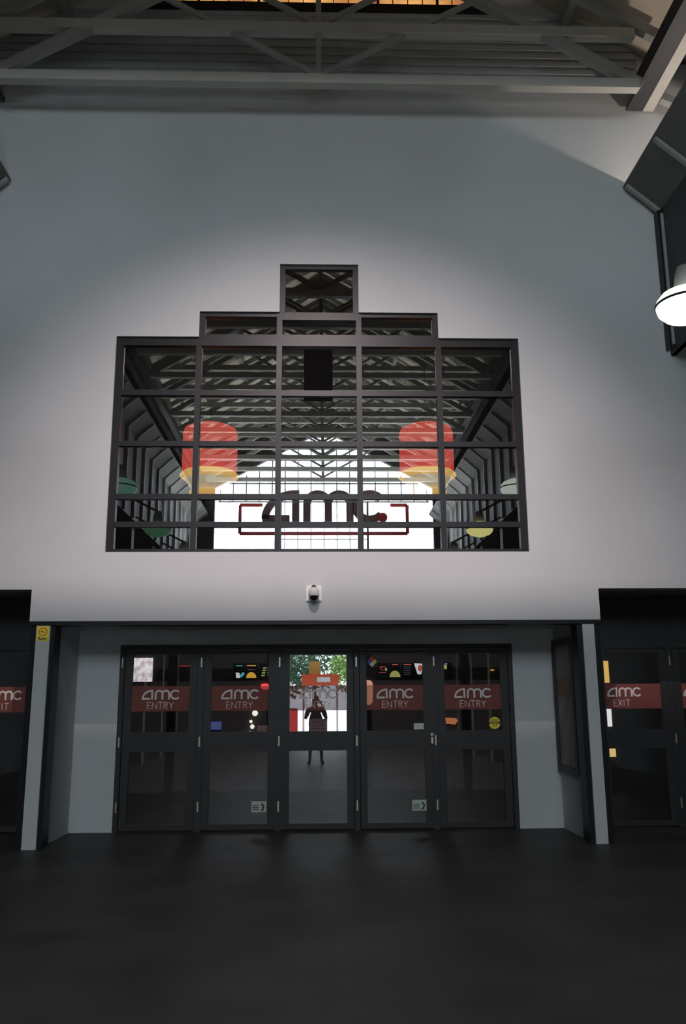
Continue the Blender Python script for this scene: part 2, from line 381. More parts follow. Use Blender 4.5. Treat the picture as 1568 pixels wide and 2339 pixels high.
for k in range(5): mb.box(-0.085, 0.09-0.02*(k % 2), -0.0105, -0.0097, 1.205+0.022*k, 1.213+0.022*k)
mb.build('printed_lines', 'ink', s)
sticker(4, 'small_sticker', rel(4, 1.200), rel(4, 1.325), 1.190, 1.266, 'sage', 'small pale sticker in the lower corner of the glass')
# four-colour hazard diamond
cx, cz, r = rel(4, 0.682), 2.03, 0.034
dm = empty('hazard_diamond', (0, 0, 0)); dm.parent = doors[4]; dm['label'] = 'four-colour hazard diamond sticker'
for (ox, oz), m in (((0, r), 'nred'), ((-r, 0), 'nblue'), ((r, 0), 'yellow'), ((0, -r), 'nwhite')):
    if cx+ox-r < -0.452: pass
    MB().prism([(cx+ox-r+0.001, cz+oz), (cx+ox, cz+oz-r+0.001), (cx+ox+r-0.001, cz+oz), (cx+ox, cz+oz+r-0.001)], -0.0245, -0.0215).build('colour_field', m, dm)
# round yellow sticker on door 5
c5x, c5z = rel(5, 2.222), 1.264
s = MB().lathe([(0, 0), (0.073, 0), (0.073, 0.0015), (0, 0.0015)], (c5x, -0.006, c5z), 32, 'y').build('round_sticker', 'yellow', doors[5])
s['label'] = 'round yellow sticker reading CAUTION AUTOMATIC DOOR'
b = MB().box(c5x-0.075, c5x+0.075, -0.0092, -0.0078, c5z-0.017, c5z+0.017).build('dark_band', 'ink', s)
mb = MB(); word(mb, 'CAUTION', c5x, c5z+0.026, 0.016, -0.0095, -0.0078, 0.2, 0.2); word(mb, 'DOOR', c5x, c5z-0.045, 0.016, -0.0095, -0.0078, 0.2, 0.2)
mb.build('lettering', 'ink', s)
mb = MB(); word(mb, 'AUTOMATIC', c5x, c5z-0.008, 0.015, -0.0105, -0.009, 0.2, 0.2); mb.build('lettering', 'yellow', s)
# door latch
h = empty('door_latch', (0, 0, 0)); h.parent = doors[5]; h['label'] = 'small metal latch with a white top'
hx = rel(5, 1.421)
MB().box(hx-0.013, hx+0.013, -0.06, -0.02, 1.02, 1.10).build('latch_plate', 'hinge', h)
MB().lathe([(0, -0.02), (0.02, -0.02), (0.024, 0), (0.014, 0.018), (0, 0.02)], (hx, -0.05, 1.13), 16).build('latch_cap', 'white', h, True)

# no-smoking style sticker on the left pier
s = MB().box(-3.178, -3.045, YW+0.014, YW+0.0195, 2.225, 2.39).build('warning_sticker', 'yellow')
tag(s, 'yellow warning sticker with an orange circle at the top of the left pier', 'sticker')
MB().ribbon(arc(-3.111, 2.328, 0.043, 0.043, 0, 360, 24), 0.012, YW+0.0115, YW+0.0138).build('orange_circle', 'orange', s)
mb = MB().ribbon([(-3.135, 2.335), (-3.10, 2.322)], 0.010, YW+0.0115, YW+0.0138); mb.build('cigarette', 'ink', s); mb = MB()
word(mb, 'Rumm', -3.112, 2.238, 0.026, YW+0.0115, YW+0.0138, 0.22, 0.18)
mb.build('black_print', 'ink', s)

# poster case on the right side wall of the recess
p = empty('poster_case', (3.03, 10.66, 1.3), 'narrow black framed poster case on the right side wall of the doorway', 'poster case')
mb = MB(); xx = -0.045
for y0, y1, z0, z1 in ((-0.42, 0.42, 0.90, 0.98), (-0.42, 0.42, -0.62, -0.54), (-0.42, -0.35, -0.54, 0.90), (0.35, 0.42, -0.54, 0.90)): mb.box(xx, 0, y0, y1, z0, z1)
mb.build('case_frame', 'door', p)
MB().box(-0.02, -0.004, -0.35, 0.35, -0.54, 0.90).build('poster_sheet', mat('poster_paper', (0.28, 0.27, 0.22), 0.6, noise=0.3, nscale=5), p)
MB().box(-0.023, -0.0205, -0.30, 0.30, 0.28, 0.50).build('poster_picture', mat('poster_print', (0.30, 0.14, 0.10), 0.6, noise=0.3, nscale=9), p)

# security camera
c = empty('security_camera', (-0.05, YW, 2.755), 'white dome security camera on the wall above the doors', 'camera')
MB().box(-0.088, 0.088, -0.03, 0, -0.095, 0.09).build('mounting_plate', 'white', c, bevel=0.008)
MB().lathe([(0.018, 0), (0.022, 0.03), (0.030, 0.10)], (0, -0.02, 0.055), 20, 'y').build('bracket_arm', 'white', c, True)
MB().lathe([(0.0, 0.075), (0.03, 0.072), (0.052, 0.055), (0.060, 0.03), (0.062, -0.02), (0.058, -0.026), (0, -0.026)], (0, -0.12, -0.02), 28).build('dome_housing', 'white', c, True)
MB().lathe([(0.052, -0.026), (0.046, -0.055), (0.026, -0.076), (0.0, -0.082)], (0, -0.12, -0.02), 28).build('dark_dome', 'black', c, True)

# ------------------------------------------------------------------ gable end of the front wall: siding and amber clerestory
mb = MB(); z = 9.47; k = 0
while z < 10.55:
    mb.box(-4.25, 4.25, YW-0.02-(0.02 if k % 2 else 0), YW-0.001, z, z+0.06); z += 0.06; k += 1
struct('trim_5', mb, 'siding')
am = empty('window_2', (0, 0, 0), kind='structure')
def zroof(x): return 11.98-0.6*abs(x)
ambm = bpy.data.materials.new('amber_lit_glass'); ambm.use_nodes = True; nt = ambm.node_tree; b = nt.nodes['Principled BSDF']
n = nt.nodes.new('ShaderNodeTexNoise'); n.inputs['Scale'].default_value = 3.0; n.inputs['Detail'].default_value = 3
tc = nt.nodes.new('ShaderNodeTexCoord'); nt.links.new(tc.outputs['Object'], n.inputs['Vector'])
rr = nt.nodes.new('ShaderNodeValToRGB'); rr.color_ramp.elements[0].color = (0.38, 0.13, 0.03, 1); rr.color_ramp.elements[1].color = (0.85, 0.42, 0.11, 1); rr.color_ramp.elements[0].position = .35; rr.color_ramp.elements[1].position = .65
nt.links.new(n.outputs['Fac'], rr.inputs['Fac']); nt.links.new(rr.outputs['Color'], b.inputs['Emission Color']); b.inputs['Emission Strength'].default_value = 1.1
MB().prism([(-2.2, 10.68), (2.2, 10.68), (2.2, 10.7), (0.02, zroof(0.02)), (-0.02, zroof(0)), (-2.2, 10.7)], YW-0.03, YW-0.02).build('amber_glass', ambm, am)
mb = MB()
x = -2.0
while x < 2.05:
    w = 0.035 if abs(x % 0.8) < 0.01 or abs(x % 0.8-0.8) < 0.01 else 0.012
    mb.box(x-w/2, x+w/2, YW-0.05, YW-0.031, 10.68, zroof(x)); x += 0.2
mb.box(-2.35, 2.35, YW-0.06, YW-0.001, 10.55, 10.68)
mb.bar((-2.3, YW-0.04, 10.66), (0, YW-0.04, 12.04), 0.04, 0.12); mb.bar((2.3, YW-0.04, 10.66), (0, YW-0.04, 12.04), 0.04, 0.12)
mb.build('window_frame', 'frame', am)

# ------------------------------------------------------------------ trusses
def make_truss():
    t = empty('roof_truss', (0, 9.30, 0))
    MB().box(-4.0, 4.0, -0.06, 0.06, 8.98, 9.11).build('bottom_chord', 'steel', t)
    MB().box(-4.0, 4.0, -0.06, 0.06, 9.72, 9.85).build('middle_chord', 'steel', t)
    MB().box(-0.035, 0.035, -0.035, 0.035, 9.11, 12.2).build('king_post', 'rail', t)
    for s in (-1, 1):
        MB().bar((s*4.05, 0, 9.05), (0, 0, 11.48), 0.10, 0.13).build('lower_rafter', 'rail', t)
        MB().bar((s*4.28, 0, 9.78), (0, 0, 12.35), 0.10, 0.14).build('upper_rafter', 'rail', t)
        MB().bar((0, 0.01, 9.12), (s*2.05, 0.01, 10.30), 0.05, 0.06).build('web', 'rail', t)
        MB().bar((0, 0.01, 9.86), (s*1.36, 0.01, 10.66), 0.05, 0.06).build('web', 'rail', t)
    return t
t0 = make_truss()
tag(t0, 'grey steel roof truss nearest the end wall, its two long chords crossing the picture', 'roof truss', 'roof trusses of the hall')
for k in range(1, 14):
    t = copy_tree(t0); y = 7.70-1.40*(k-1); t.location = (0.15*k/13, y, 0)
    t['label'] = 'grey steel roof truss farther down the hall, mirrored in the big window'
# ridge purlins under the deck
for s in (-1, 1):
    for x in (1.1, 2.2, 3.3):
        o = MB().box(-0.05, 0.05, -10.0, YW-0.06, -0.06, 0.06).build('roof_purlin', 'rail')
        o.location = (s*x, 0, 12.40-0.6*x); tag(o, 'long steel purlin running under the %s slope of the roof' % ('left' if s < 0 else 'right'), 'purlin', 'purlins under the roof')

# eave beams, ledge bands, ribs, wall posts on either side
for s, side in ((-1, 'left'), (1, 'right')):
    b = empty('eave_beam', (0, 0, 0), 'long %s eave beam of the roof with a pale bottom flange' % side, 'beam', 'eave beams')
    MB().box(*sorted((s*4.19, s*4.23)), -10.0, YW-0.03, 9.16, 9.60).build('beam_web', 'dark', b)
    MB().box(*sorted((s*4.27, s*4.41)), -10.0, YW-0.03, 9.11, 9.16).build('bottom_flange', 'steel', b)
    MB().box(*sorted((s*4.05, s*4.27)), -10.0, YW-0.03, 9.115, 9.155).build('beam_soffit', 'dark', b)
    l = empty('ledge_band', (0, 0, 0), 'dark boxed ledge along the %s side of the hall, ending at the wall' % side, 'ledge', 'side ledges')
    MB().prism([(s*3.93, 8.0), (s*4.36, 7.62), (s*4.42, 7.66), (s*3.97, 8.08)], -10.0, YW-0.01).build('sloped_panel', 'ledge', l)
    MB().box(*sorted((s*4.36, s*4.42)), -10.0, YW-0.01, 5.69, 7.64).build('hanging_panel', 'dark', l)
    MB().prism([(s*4.36, 5.69), (s*4.42, 5.69), (s*4.75, 5.98), (s*4.70, 6.02)], -10.0, YW-0.01).build('lower_return', 'ledge', l)
    for k in range(21):
        y = YW-0.10-0.95*k
        MB().bar((s*3.95, y, 7.975), (s*4.34, y, 7.625), 0.06, 0.07).build('rib', 'rail', l)
        if 2 <= k <= 19: MB().box(*sorted((s*4.30, s*4.36)), y-0.03, y+0.03, 5.70, 7.62).build('panel_post', 'rail', l)
    p = empty('wall_post', (0, 0, 0), 'slim steel post hung against the %s end of the wall' % side, 'post', 'wall posts')
    MB().box(*sorted((s*4.30, s*4.325)), YW-0.14, YW-0.02, 5.75, 7.60).build('shade_strip', 'frame', p)  # dark strip put in for the shadow beside the flange
    MB().box(*sorted((s*4.325, s*4.415)), YW-0.16, YW-0.02, 5.78, 7.55).build('pale_flange', 'rail', p)
    MB().bar((s*4.40, YW-0.08, 5.85), (s*4.80, YW-0.08, 6.12), 0.10, 0.08).build('foot_bracket', 'rail', p)
    o = MB().bar((s*4.44, YW-0.25, 9.14), (s*5.2, YW-0.25, 8.80), 0.10, 0.10).build('aisle_strut', 'rail')
    l.location.x = p.location.x = 0.045 if s < 0 else 0
    tag(o, 'short steel strut sloping outwards from the %s eave beam' % side, 'strut', 'struts beside the eave beams')
# aisle columns down the hall
for s, side in ((-1, 'left'), (1, 'right')):
    for k in range(5):
        c_ = MB().box(-0.15, 0.15, -0.15, 0.15, 0, 5.69).build('aisle_column', 'dark')
        c_.location = (s*4.62, 2.0-2.64*k, 0)
        tag(c_, 'dark square column on the %s side of the hall behind the viewpoint' % side, 'column', 'columns along the hall')

# ------------------------------------------------------------------ pendant lamps
def make_lamp(glow, col, upw=18, cone=165):
    t = empty('pendant_lamp', (0, 0, 0))
    mm = mat('lamp_glow', (0.8, 0.82, 0.78), 0.3, emit=col, es=glow)
    prof = [(0.05, 0.135), (0.14, 0.125), (0.21, 0.095), (0.25, 0.045), (0.262, 0.012)]
    MB().lathe(prof, n=48).build('upper_shade', mm, t, True)
    MB().lathe([(0.258, 0.012), (0.267, 0.010), (0.267, -0.006), (0.258, -0.008)], n=48).build('dark_rim', 'frame', t, True)
    MB().lathe([(0.26, -0.006), (0.245, -0.06), (0.20, -0.105), (0.12, -0.135), (0.05, -0.145), (0.03, -0.165), (0, -0.17)], n=48).build('lower_bowl', mm, t, True)
    MB().lathe([(0.0, 0.36), (0.06, 0.35), (0.085, 0.28), (0.10, 0.16), (0.06, 0.13)], n=24).build('ballast_housing', 'rail', t, True)
    MB().bar((0, 0, 0.34), (1.13, 0, 0.93), 0.04, 0.04).build('support_arm', 'frame', t)
    ul = bpy.data.lights.new('added_uplight', 'SPOT'); ul.energy = upw; ul.spot_size = R(cone); ul.spot_blend = 0.5; ul.shadow_soft_size = 0.03; ul.color = (0.92, 1.0, 0.98)
    uo = bpy.data.objects.new('added_uplight', ul); COL.objects.link(uo); uo.parent = t; uo.location = (0, 0, 0.40); uo.rotation_euler = (math.pi, 0, 0)  # uplight added above the lamp to brighten the roof
    return t
spec = [((3.15, 6.72, 4.83), 1.5, (0.90, 1.0, 0.88), 'glowing white round pendant lamp at the right edge of the picture'),
        ((-3.10, 6.72, 4.83), 0.45, (0.25, 0.75, 0.52), 'dim green round pendant lamp beyond the left edge, mirrored in the window'),
        ((3.15, 3.5, 4.80), 2.4, (0.85, 0.80, 0.28), 'yellowish round pendant lamp mirrored low in the right window panes'),
        ((-3.10, 3.5, 4.80), 0.35, (0.15, 0.6, 0.3), 'faint green round pendant lamp mirrored low in the left window panes')]
for y, pw in ((0.25, 12), (-3.0, 250), (-6.2, 1700)):  # unseen lamps added for their light on the far roof deck
    for x, side in ((-3.10, 'left'), (3.15, 'right')):
        spec.append(((x, y, 4.8), 1.5, (0.93, 1.0, 0.88), 'unseen round pendant lamp added for its light farther down the %s side of the hall, behind the viewpoint' % side, pw, 115))
for loc, gl, colr, lab, *up_ in spec:
    t = make_lamp(gl, colr, *up_); t.location = loc; t.rotation_euler = (0, 0, 0 if loc[0] > 0 else math.pi); tag(t, lab, 'lamp', 'pendant lamps over the hall')

f_ = empty('added_floodlight', (0.0, 2.47, 9.12), 'small spot lamp added in the roof trusses to brighten the wall over the doors', 'light')  # added fixture that carries the wall spot
MB().box(-0.10, 0.10, -0.12, 0.03, -0.08, 0.08).build('added_spot_housing', 'frame', f_)
MB().box(-0.015, 0.015, -0.20, -0.03, 0.0, 0.03).build('added_spot_arm', 'frame', f_)
bd = MB().box(-0.30, 0.30, 0.44, 0.455, -1.5, -0.352)  # flap added to keep the spot's beam off the door recess
bd.build('added_beam_flap', 'frame', f_)
for x_ in (-0.28, 0.28): MB().bar((x_, -0.05, -0.06), (x_, 0.445, -0.40), 0.02, 0.02).build('added_flap_side_bracket', 'frame', f_)
MB().bar((-0.29, -0.05, -0.06), (0.29, -0.05, -0.06), 0.02, 0.02).build('added_flap_cross_bracket', 'frame', f_)

# ------------------------------------------------------------------ lobby things seen through the glass
redm = mat('red_lantern_fabric', (0.5, 0.06, 0.05), 0.6, emit=(0.55, 0.06, 0.04), es=0.95, noise=0.1)
yelm = mat('yellow_lantern_rim', (0.8, 0.55, 0.12), 0.5, emit=(0.85, 0.50, 0.14), es=0.8, noise=0.05)
bowm = mat('cream_lantern_bowl', (0.5, 0.42, 0.28), 0.5, emit=(0.42, 0.34, 0.22), es=1.0, noise=0.08)
def make_lantern():
    t = empty('drum_lantern', (0, 0, 0))
    MB().lathe([(0, 0.74), (0.30, 0.73), (0.40, 0.68), (0.425, 0.60), (0.425, 0.02), (0.40, -0.04)], n=48).build('red_drum', redm, t, True)
    MB().lathe([(0.40, -0.01), (0.452, -0.06), (0.452, -0.085), (0.385, -0.13)], n=48).build('yellow_rim', yelm, t, True)
    MB().lathe([(0.385, -0.12), (0.33, -0.20), (0.27, -0.29), (0.25, -0.32)], n=48).build('cream_bowl', bowm, t, True)
    MB().lathe([(0.25, -0.31), (0.30, -0.33), (0.30, -0.37), (0.20, -0.40), (0, -0.40)], n=48).build('lower_rim', yelm, t, True)
    MB().lathe([(0.015, 0.72), (0.015, 3.96)], n=8).build('hanging_rod', 'frame', t)
    return t
l0 = make_lantern(); l0.location = (-1.69, 13, 5.03); tag(l0, 'large red drum lantern with yellow rim behind the left window panes', 'lantern', 'drum lanterns in the lobby')
l1 = copy_tree(l0); l1.location = (1.70, 13, 5.04); l1['label'] = 'large red drum lantern with yellow rim behind the right window panes'

cyan = em('screen_cyan', (0.10, 0.55, 0.65), 0.6); gold = em('screen_gold', (0.9, 0.50, 0.06), 0.65); olive = em('screen_olive', (0.42, 0.42, 0.12), 0.7)
redi = em('screen_red', (0.75, 0.10, 0.08), 0.5); pale = em('screen_white', (0.75, 0.80, 0.82), 0.7); dull = em('screen_grey', (0.2, 0.24, 0.28), 0.25); purp = em('screen_violet', (0.28, 0.24, 0.7), 0.6)
blued = em('screen_blue', (0.12, 0.16, 0.6), 0.35)
board_x = [(-1.44, 'cyan'), (-1.218, 'gold'), (-0.975, 'olive'), (1.19, 'grill'), (1.403, 'dome'), (1.635, 'list'), (1.837, 'cup'), (2.35, 'green')]
labs = {'cyan': 'dark menu screen with a cyan heading and a white and blue drink picture', 'gold': 'dark menu screen with an orange popcorn dome under a gold heading',
        'olive': 'dark menu screen with green and yellow food pictures above the second sign', 'grill': 'dim menu screen with faint red lines left of the yellow dome one', 'dome': 'menu screen with a yellow domed food picture and red heading',
        'list': 'menu screen with a red heading over faint grey text', 'cup': 'menu screen with a pale cup of red food', 'green': 'menu screen sliver in green and violet above the rightmost entry sign'}
for x, k in board_x:
    t = empty('menu_screen', (x, 16, 2.08), labs[k], 'screen', 'lit menu screens in the lobby')
    MB().box(-0.10, 0.10, 0, 0.04, -0.14, 0.14).build('screen_panel', 'black', t, bevel=0.004)
    def dome(mb, cx, cz, r, zz=0.62): mb.prism([(cx+r*math.cos(R(a)), cz+r*zz*1.5*math.sin(R(a))) for a in range(0, 181, 12)], -0.012, -0.003)
    if k == 'cyan':
        MB().box(-0.06, 0.06, -0.01, -0.003, 0.09, 0.105).build('heading', cyan, t)
        MB().prism([(-0.05, -0.12), (0.02, -0.12), (0.01, -0.03), (-0.06, -0.02)], -0.012, -0.003).build('picture', pale, t)
        MB().bar((0.02, -0.008, -0.10), (0.09, -0.008, -0.03), 0.008, 0.05).build('picture', cyan, t)
    if k == 'gold':
        MB().box(-0.08, 0.08, -0.01, -0.003, 0.09, 0.11).build('heading', gold, t); mb = MB(); dome(mb, 0, -0.12, 0.092, 0.75); mb.build('picture', gold, t)
        MB().box(-0.07, 0.07, -0.01, -0.003, 0.02, 0.035).build('caption', dull, t)
    if k == 'olive':
        mb = MB(); [mb.box(-0.06+0.01*i, 0.0+0.01*i, -0.01, -0.003, -0.09+0.045*i, -0.065+0.045*i) for i in range(4)]; mb.build('picture', olive, t)
        mb = MB(); [mb.box(0.04, 0.08, -0.01, -0.003, -0.08+0.045*i, -0.06+0.045*i) for i in range(4)]; mb.build('caption', dull, t)
    if k == 'grill':
        mb = MB(); mb.box(-0.08, 0.05, -0.01, -0.003, -0.04, -0.03); mb.box(-0.06, 0.04, -0.01, -0.003, 0.06, 0.075); mb.bar((-0.06, -0.007, 0.05), (0.0, -0.007, 0.0), 0.007, 0.012); mb.build('caption', redi, t)
        MB().prism([(0.05+0.022*math.cos(R(a)), 0.02+0.03*math.sin(R(a))) for a in range(0, 360, 30)], -0.012, -0.003).build('picture', olive, t)
    if k == 'dome':
        MB().box(-0.05, 0.06, -0.01, -0.003, 0.10, 0.115).build('heading', redi, t); mb = MB(); dome(mb, 0, -0.12, 0.098, 0.80); mb.build('picture', olive, t)
    if k == 'list':
        MB().box(-0.07, 0.07, -0.01, -0.003, 0.10, 0.115).build('heading', redi, t)
        mb = MB(); [mb.box(-0.07, 0.06, -0.01, -0.003, -0.08+0.035*i, -0.07+0.035*i) for i in range(5)]; mb.build('caption', dull, t)
    if k == 'cup':
        MB().prism([(-0.02, -0.07), (0.05, -0.07), (0.09, 0.12), (-0.08, 0.13)], -0.01, -0.003).build('picture', pale, t)
        MB().prism([(0.03+0.04*math.cos(R(a)), 0.04+0.06*math.sin(R(a))) for a in range(0, 360, 30)], -0.013, -0.0105).build('food', redi, t)
    if k == 'green':
        MB().box(-0.045, 0.01, -0.01, -0.003, 0.02, 0.10).build('picture', olive, t); MB().box(-0.03, 0.02, -0.01, -0.003, 0.105, 0.13).build('heading', purp, t)
mb = MB().box(2.9, 6.8, 0, 0, 0, 0) if False else None
o = MB().prism([(0.887+0.0, 1.47), (0.95, 1.47), (0.99, 1.53), (0.995, 1.84), (0.965, 1.90), (0.887, 1.915)], 16.0, 16.04).build('lit_column_sign', em('sign_salmon', (0.9, 0.42, 0.28), 0.8))
tag(o, 'salmon glowing rounded column sign left of the fourth entry sign', 'sign')
o = MB().lathe([(0, 0.05), (0.07, 0.04), (0.09, 0), (0.06, -0.05), (0, -0.06)], (-0.96, 16.0, 1.81), 20).build('red_light', em('red_glow', (1.0, 0.08, 0.08), 1.3), None, True)
tag(o, 'small glowing red light over the corner of the second entry sign', 'light')
wl = em('warm_white_glow', (1, 0.95, 0.85), 1.1)
for (x, z, r), lb in zip(((-1.14, 1.335, 0.055), (-1.21, 1.19, 0.03), (-1.185, 1.10, 0.042), (-1.22, 0.98, 0.04)), ('topmost and largest', 'second from the top', 'third from the top', 'lowest')):
    o = MB().lathe([(0, r), (r*0.7, r*0.7), (r, 0), (r*0.7, -r*0.7), (0, -r)], (x, 16.0, z), 16).build('globe_light', wl, None, True)
    tag(o, '%s of the four small white lights below the second entry sign' % lb, 'light', 'small white lights in the lobby')
o = MB().box(-1.93, -1.74, 16.0, 16.04, 1.05, 1.19).build('blue_sign', blued); tag(o, 'dim blue sign in the lobby below the second entry sign', 'sign')
MB().box(-1.91, -1.76, 15.985, 15.999, 1.105, 1.135).build('pale_lettering', dull, o)
o = MB().prism([(2.31, 1.235), (2.50, 1.225), (2.53, 1.18), (2.48, 1.11), (2.32, 1.13)], 16.0, 16.04).build('orange_sign', em('orange_glow', (0.7, 0.24, 0.10), 0.55)); tag(o, 'blurred orange sign in the lobby below the rightmost entry sign', 'sign')
o = MB().lathe([(0, 0.015), (0.05, 0), (0, -0.015)], (3.195, 16.0, 2.08), 14).build('ceiling_spotlight', gold); tag(o, 'tiny yellow light above the round yellow sticker', 'light')
o = MB().box(-2.511, -2.328, 16.0, 15.93, 2.167, 2.187).build('red_strip_light', em('dim_red', (0.5, 0.05, 0.05), 0.35)); tag(o, 'thin dim red strip light right of the white paper notice', 'light')
# glow panels added for outdoor reflections at the edge of the right exit door
for (x0, x1, z0, z1, m_, lb, nm) in ((5.24, 5.325, 2.62, 3.16, em('glow_pink_white', (0.9, 0.78, 0.75), 1.0), 'tall pale glow panel for a reflection glimpsed beside the right pier, highest of the bright slivers', 'reflection_glow'),
        (5.245, 5.355, 1.84, 2.235, em('glow_amber', (0.9, 0.55, 0.15), 0.9), 'amber glow panel for a reflection glimpsed beside the right pier above the exit sign', 'reflection_glow'),
        (5.25, 5.35, 1.06, 1.37, em('glow_white', (0.95, 0.92, 0.92), 1.0), 'white glow panel for a reflection glimpsed below the exit sign', 'reflection_glow'),
        (5.26, 5.38, 0.53, 0.67, em('glow_gold', (0.9, 0.62, 0.25), 0.9), 'small gold and white glow panel for a reflection, lowest beside the right pier', 'reflection_glow')):
    if z0 > 2.5: y = 16; 
    o = MB().box(x0, x1, 16.0, 16.04, z0, z1).build(nm, m_); tag(o, lb, 'light')

# ------------------------------------------------------------------ far end: glazing grid and big sign (mirrored in the window)
g = empty('glazing_grid', (0.2, -9.96, 0), 'thin steel glazing grid across the open far end of the hall', 'glazing')
mb = MB()
for i in range(-8, 9):
    x = i*0.46; zt = min(11.0-0.57*abs(x), 11.0); 
    mb.box(x-0.018, x+0.018, -0.02, 0.02, 8.45, zt)
mb.build('upright_bars', 'rail', g)
mb = MB()
for z in (8.45, 9.12, 10.05, 10.85):
    hw = min(3.75, (11.05-z)/0.57); mb.box(-hw, hw, -0.02, 0.02, z-0.02, z+0.02)
mb.build('cross_bars', 'rail', g)
mb = MB()
for x in (-1.53, 1.55): mb.box(x-0.035, x+0.035, -0.03, 0.03, 6.3, 8.45)
for i in range(-3, 4): mb.box(i*0.46-0.012, i*0.46+0.012, -0.02, 0.02, 6.3, 8.45)
for z in (7.62, 7.10, 6.5): mb.box(-1.53, 1.55, -0.02, 0.02, z-0.012, z+0.012)
mb.build('centre_mesh', 'rail', g)
s = empty('roof_sign', (0.2, -10.35, 0), 'large dark letters amc in a red frame hung in the far opening, seen mirrored', 'sign')
lt = MB(); amc(lt, 2.22, 7.80, 4.38, 1.12, -0.12, 0.12, flip=-1, sw=0.23); o = lt.build('letters', mat('sign_plum', (0.22, 0.12, 0.14), 0.7, noise=0.1), s)
o.rotation_euler = (0, 0, 0)
# letters read the right way round only in the mirror image
for v in o.data.vertices: v.co.x = -v.co.x+0.0
mb = MB()
for a, b_ in (((-3.0, 7.38), (3.0, 7.38)), ((-3.0, 8.42), (-2.2, 8.42)), ((2.4, 8.42), (3.0, 8.42)), ((-3.0, 7.38), (-3.0, 8.42)), ((3.0, 7.38), (3.0, 8.42))):
    mb.bar((a[0], 0, a[1]), (b_[0], 0, b_[1]), 0.08, 0.11)
mb.build('sign_frame', mat('sign_frame_red', (0.80, 0.08, 0.08), 0.6, noise=0.05), s)
MB().lathe([(0, 0.06), (0.17, 0.05), (0.17, -0.05), (0, -0.06)], (2.10, 0.16, 7.93), 24, 'y').build('red_disc', 'nred', s)

# ------------------------------------------------------------------ outside the far doorway
trunkm = mat('bark', (0.10, 0.07, 0.05), 0.9, noise=0.3)
def tree(x, y, h, cr, m_, lab):
    t = empty('tree', (x, y, 0), lab, 'tree', 'trees outside the far doorway')
    MB().lathe([(0.14, 0), (0.10, h*0.5), (0.05, h*0.8)], n=10).build('trunk', trunkm, t)
    rnd = random.Random(int(x*10+y)); mb = MB()
    for i in range(1500):
        d = Vector((rnd.gauss(0, 1), rnd.gauss(0, 1), rnd.gauss(0, 0.8))).normalized()*cr*rnd.random()**0.4
        p = d+Vector((0, 0, h*0.68)); a = Vector((rnd.uniform(-1, 1), rnd.uniform(-1, 1), rnd.uniform(-1, 1))).normalized(); b2 = a.cross(Vector((rnd.uniform(-1, 1), rnd.uniform(-1, 1), 1))).normalized()
        s_ = rnd.uniform(0.07, 0.16); vv = [mb.bm.verts.new(p+a*s_), mb.bm.verts.new(p+b2*s_*0.5), mb.bm.verts.new(p-a*s_), mb.bm.verts.new(p-b2*s_*0.5)]; mb.bm.faces.new(vv)
    mb.build('foliage', m_, t)
g1 = mat('dark_leaves', (0.03, 0.10, 0.04), 0.7, noise=0.3); g2 = mat('bright_leaves', (0.22, 0.36, 0.06), 0.7, noise=0.3)
tree(-1.5, -18, 4.2, 1.3, g1, 'dark green leafy tree left of the orange booth'); tree(1.7, -19.5, 4.3, 1.2, g2, 'bright yellow green tree right above the orange booth')
tree(-0.2, -24, 5.2, 1.6, g1, 'dark green tree farther behind the orange booth')
k = empty('kiosk', (0.05, -14.2, 0), 'orange fronted kiosk outside the far doorway', 'kiosk')
MB().box(-0.72, 0.80, -0.6, 0.0, 2.17, 2.62).build('orange_fascia', mat('orange_paint', (0.75, 0.10, 0.03), 0.6, noise=0.08), k)
MB().box(-0.10, 0.45, 0.001, 0.02, 2.30, 2.50).build('white_panel', 'white', k)
MB().box(-0.43, 0.05, -0.5, -0.1, 2.63, 3.15).build('yellow_roof_box', mat('ochre_paint', (0.55, 0.28, 0.05), 0.6, noise=0.3, nscale=8), k)
for x_ in (-0.66, 0.74): MB().box(x_-0.04, x_+0.04, -0.34, -0.26, -0.02, 2.17).build('post', 'white', k)
o = MB().box(-1.18, -0.84, -14.3, -13.9, -0.02, 1.25).build('red_bin', mat('red_paint', (0.6, 0.02, 0.02), 0.5, noise=0.1)); tag(o, 'red box standing left of the kiosk outside', 'box')

# ------------------------------------------------------------------ the photographer, mirrored in the centre door
per = empty('person', (-0.06, -0.24, 0), 'person in dark clothes holding a camera up to the face, mirrored in the centre door', 'person')
def skinned(name, chains, m_, parent, sub=2):
    me = bpy.data.meshes.new(name); verts = []; edges = []; rad = []; idx = {}
    for ch in chains:
        prev = None
        for p in ch:
            key = tuple(round(c, 3) for c in p[:3])
            if key not in idx: idx[key] = len(verts); verts.append(p[:3]); rad.append(p[3])
            i = idx[key]
            if prev is not None and prev != i: edges.append((prev, i))
            prev = i
    me.from_pydata(verts, edges, []); o = link(name, me, m_, parent)
    mo = o.modifiers.new('skin', 'SKIN'); mo.use_smooth_shade = True
    for i, r_ in enumerate(rad):
        d = me.skin_vertices[0].data[i]; d.radius = (r_, r_) if isinstance(r_, float) else r_
    me.skin_vertices[0].data[0].use_root = True
    ms = o.modifiers.new('sub', 'SUBSURF'); ms.levels = sub; ms.render_levels = sub
    return o
pel = (0, 0, 0.88, (0.15, 0.10)); chest = (0, 0.0, 1.15, (0.155, 0.10)); sh = (0, 0.0, 1.32, (0.10, 0.075)); nk = (0, 0.02, 1.42, 0.05)
body = [[pel, chest, sh, nk, (0, 0.03, 1.47, 0.05)]]
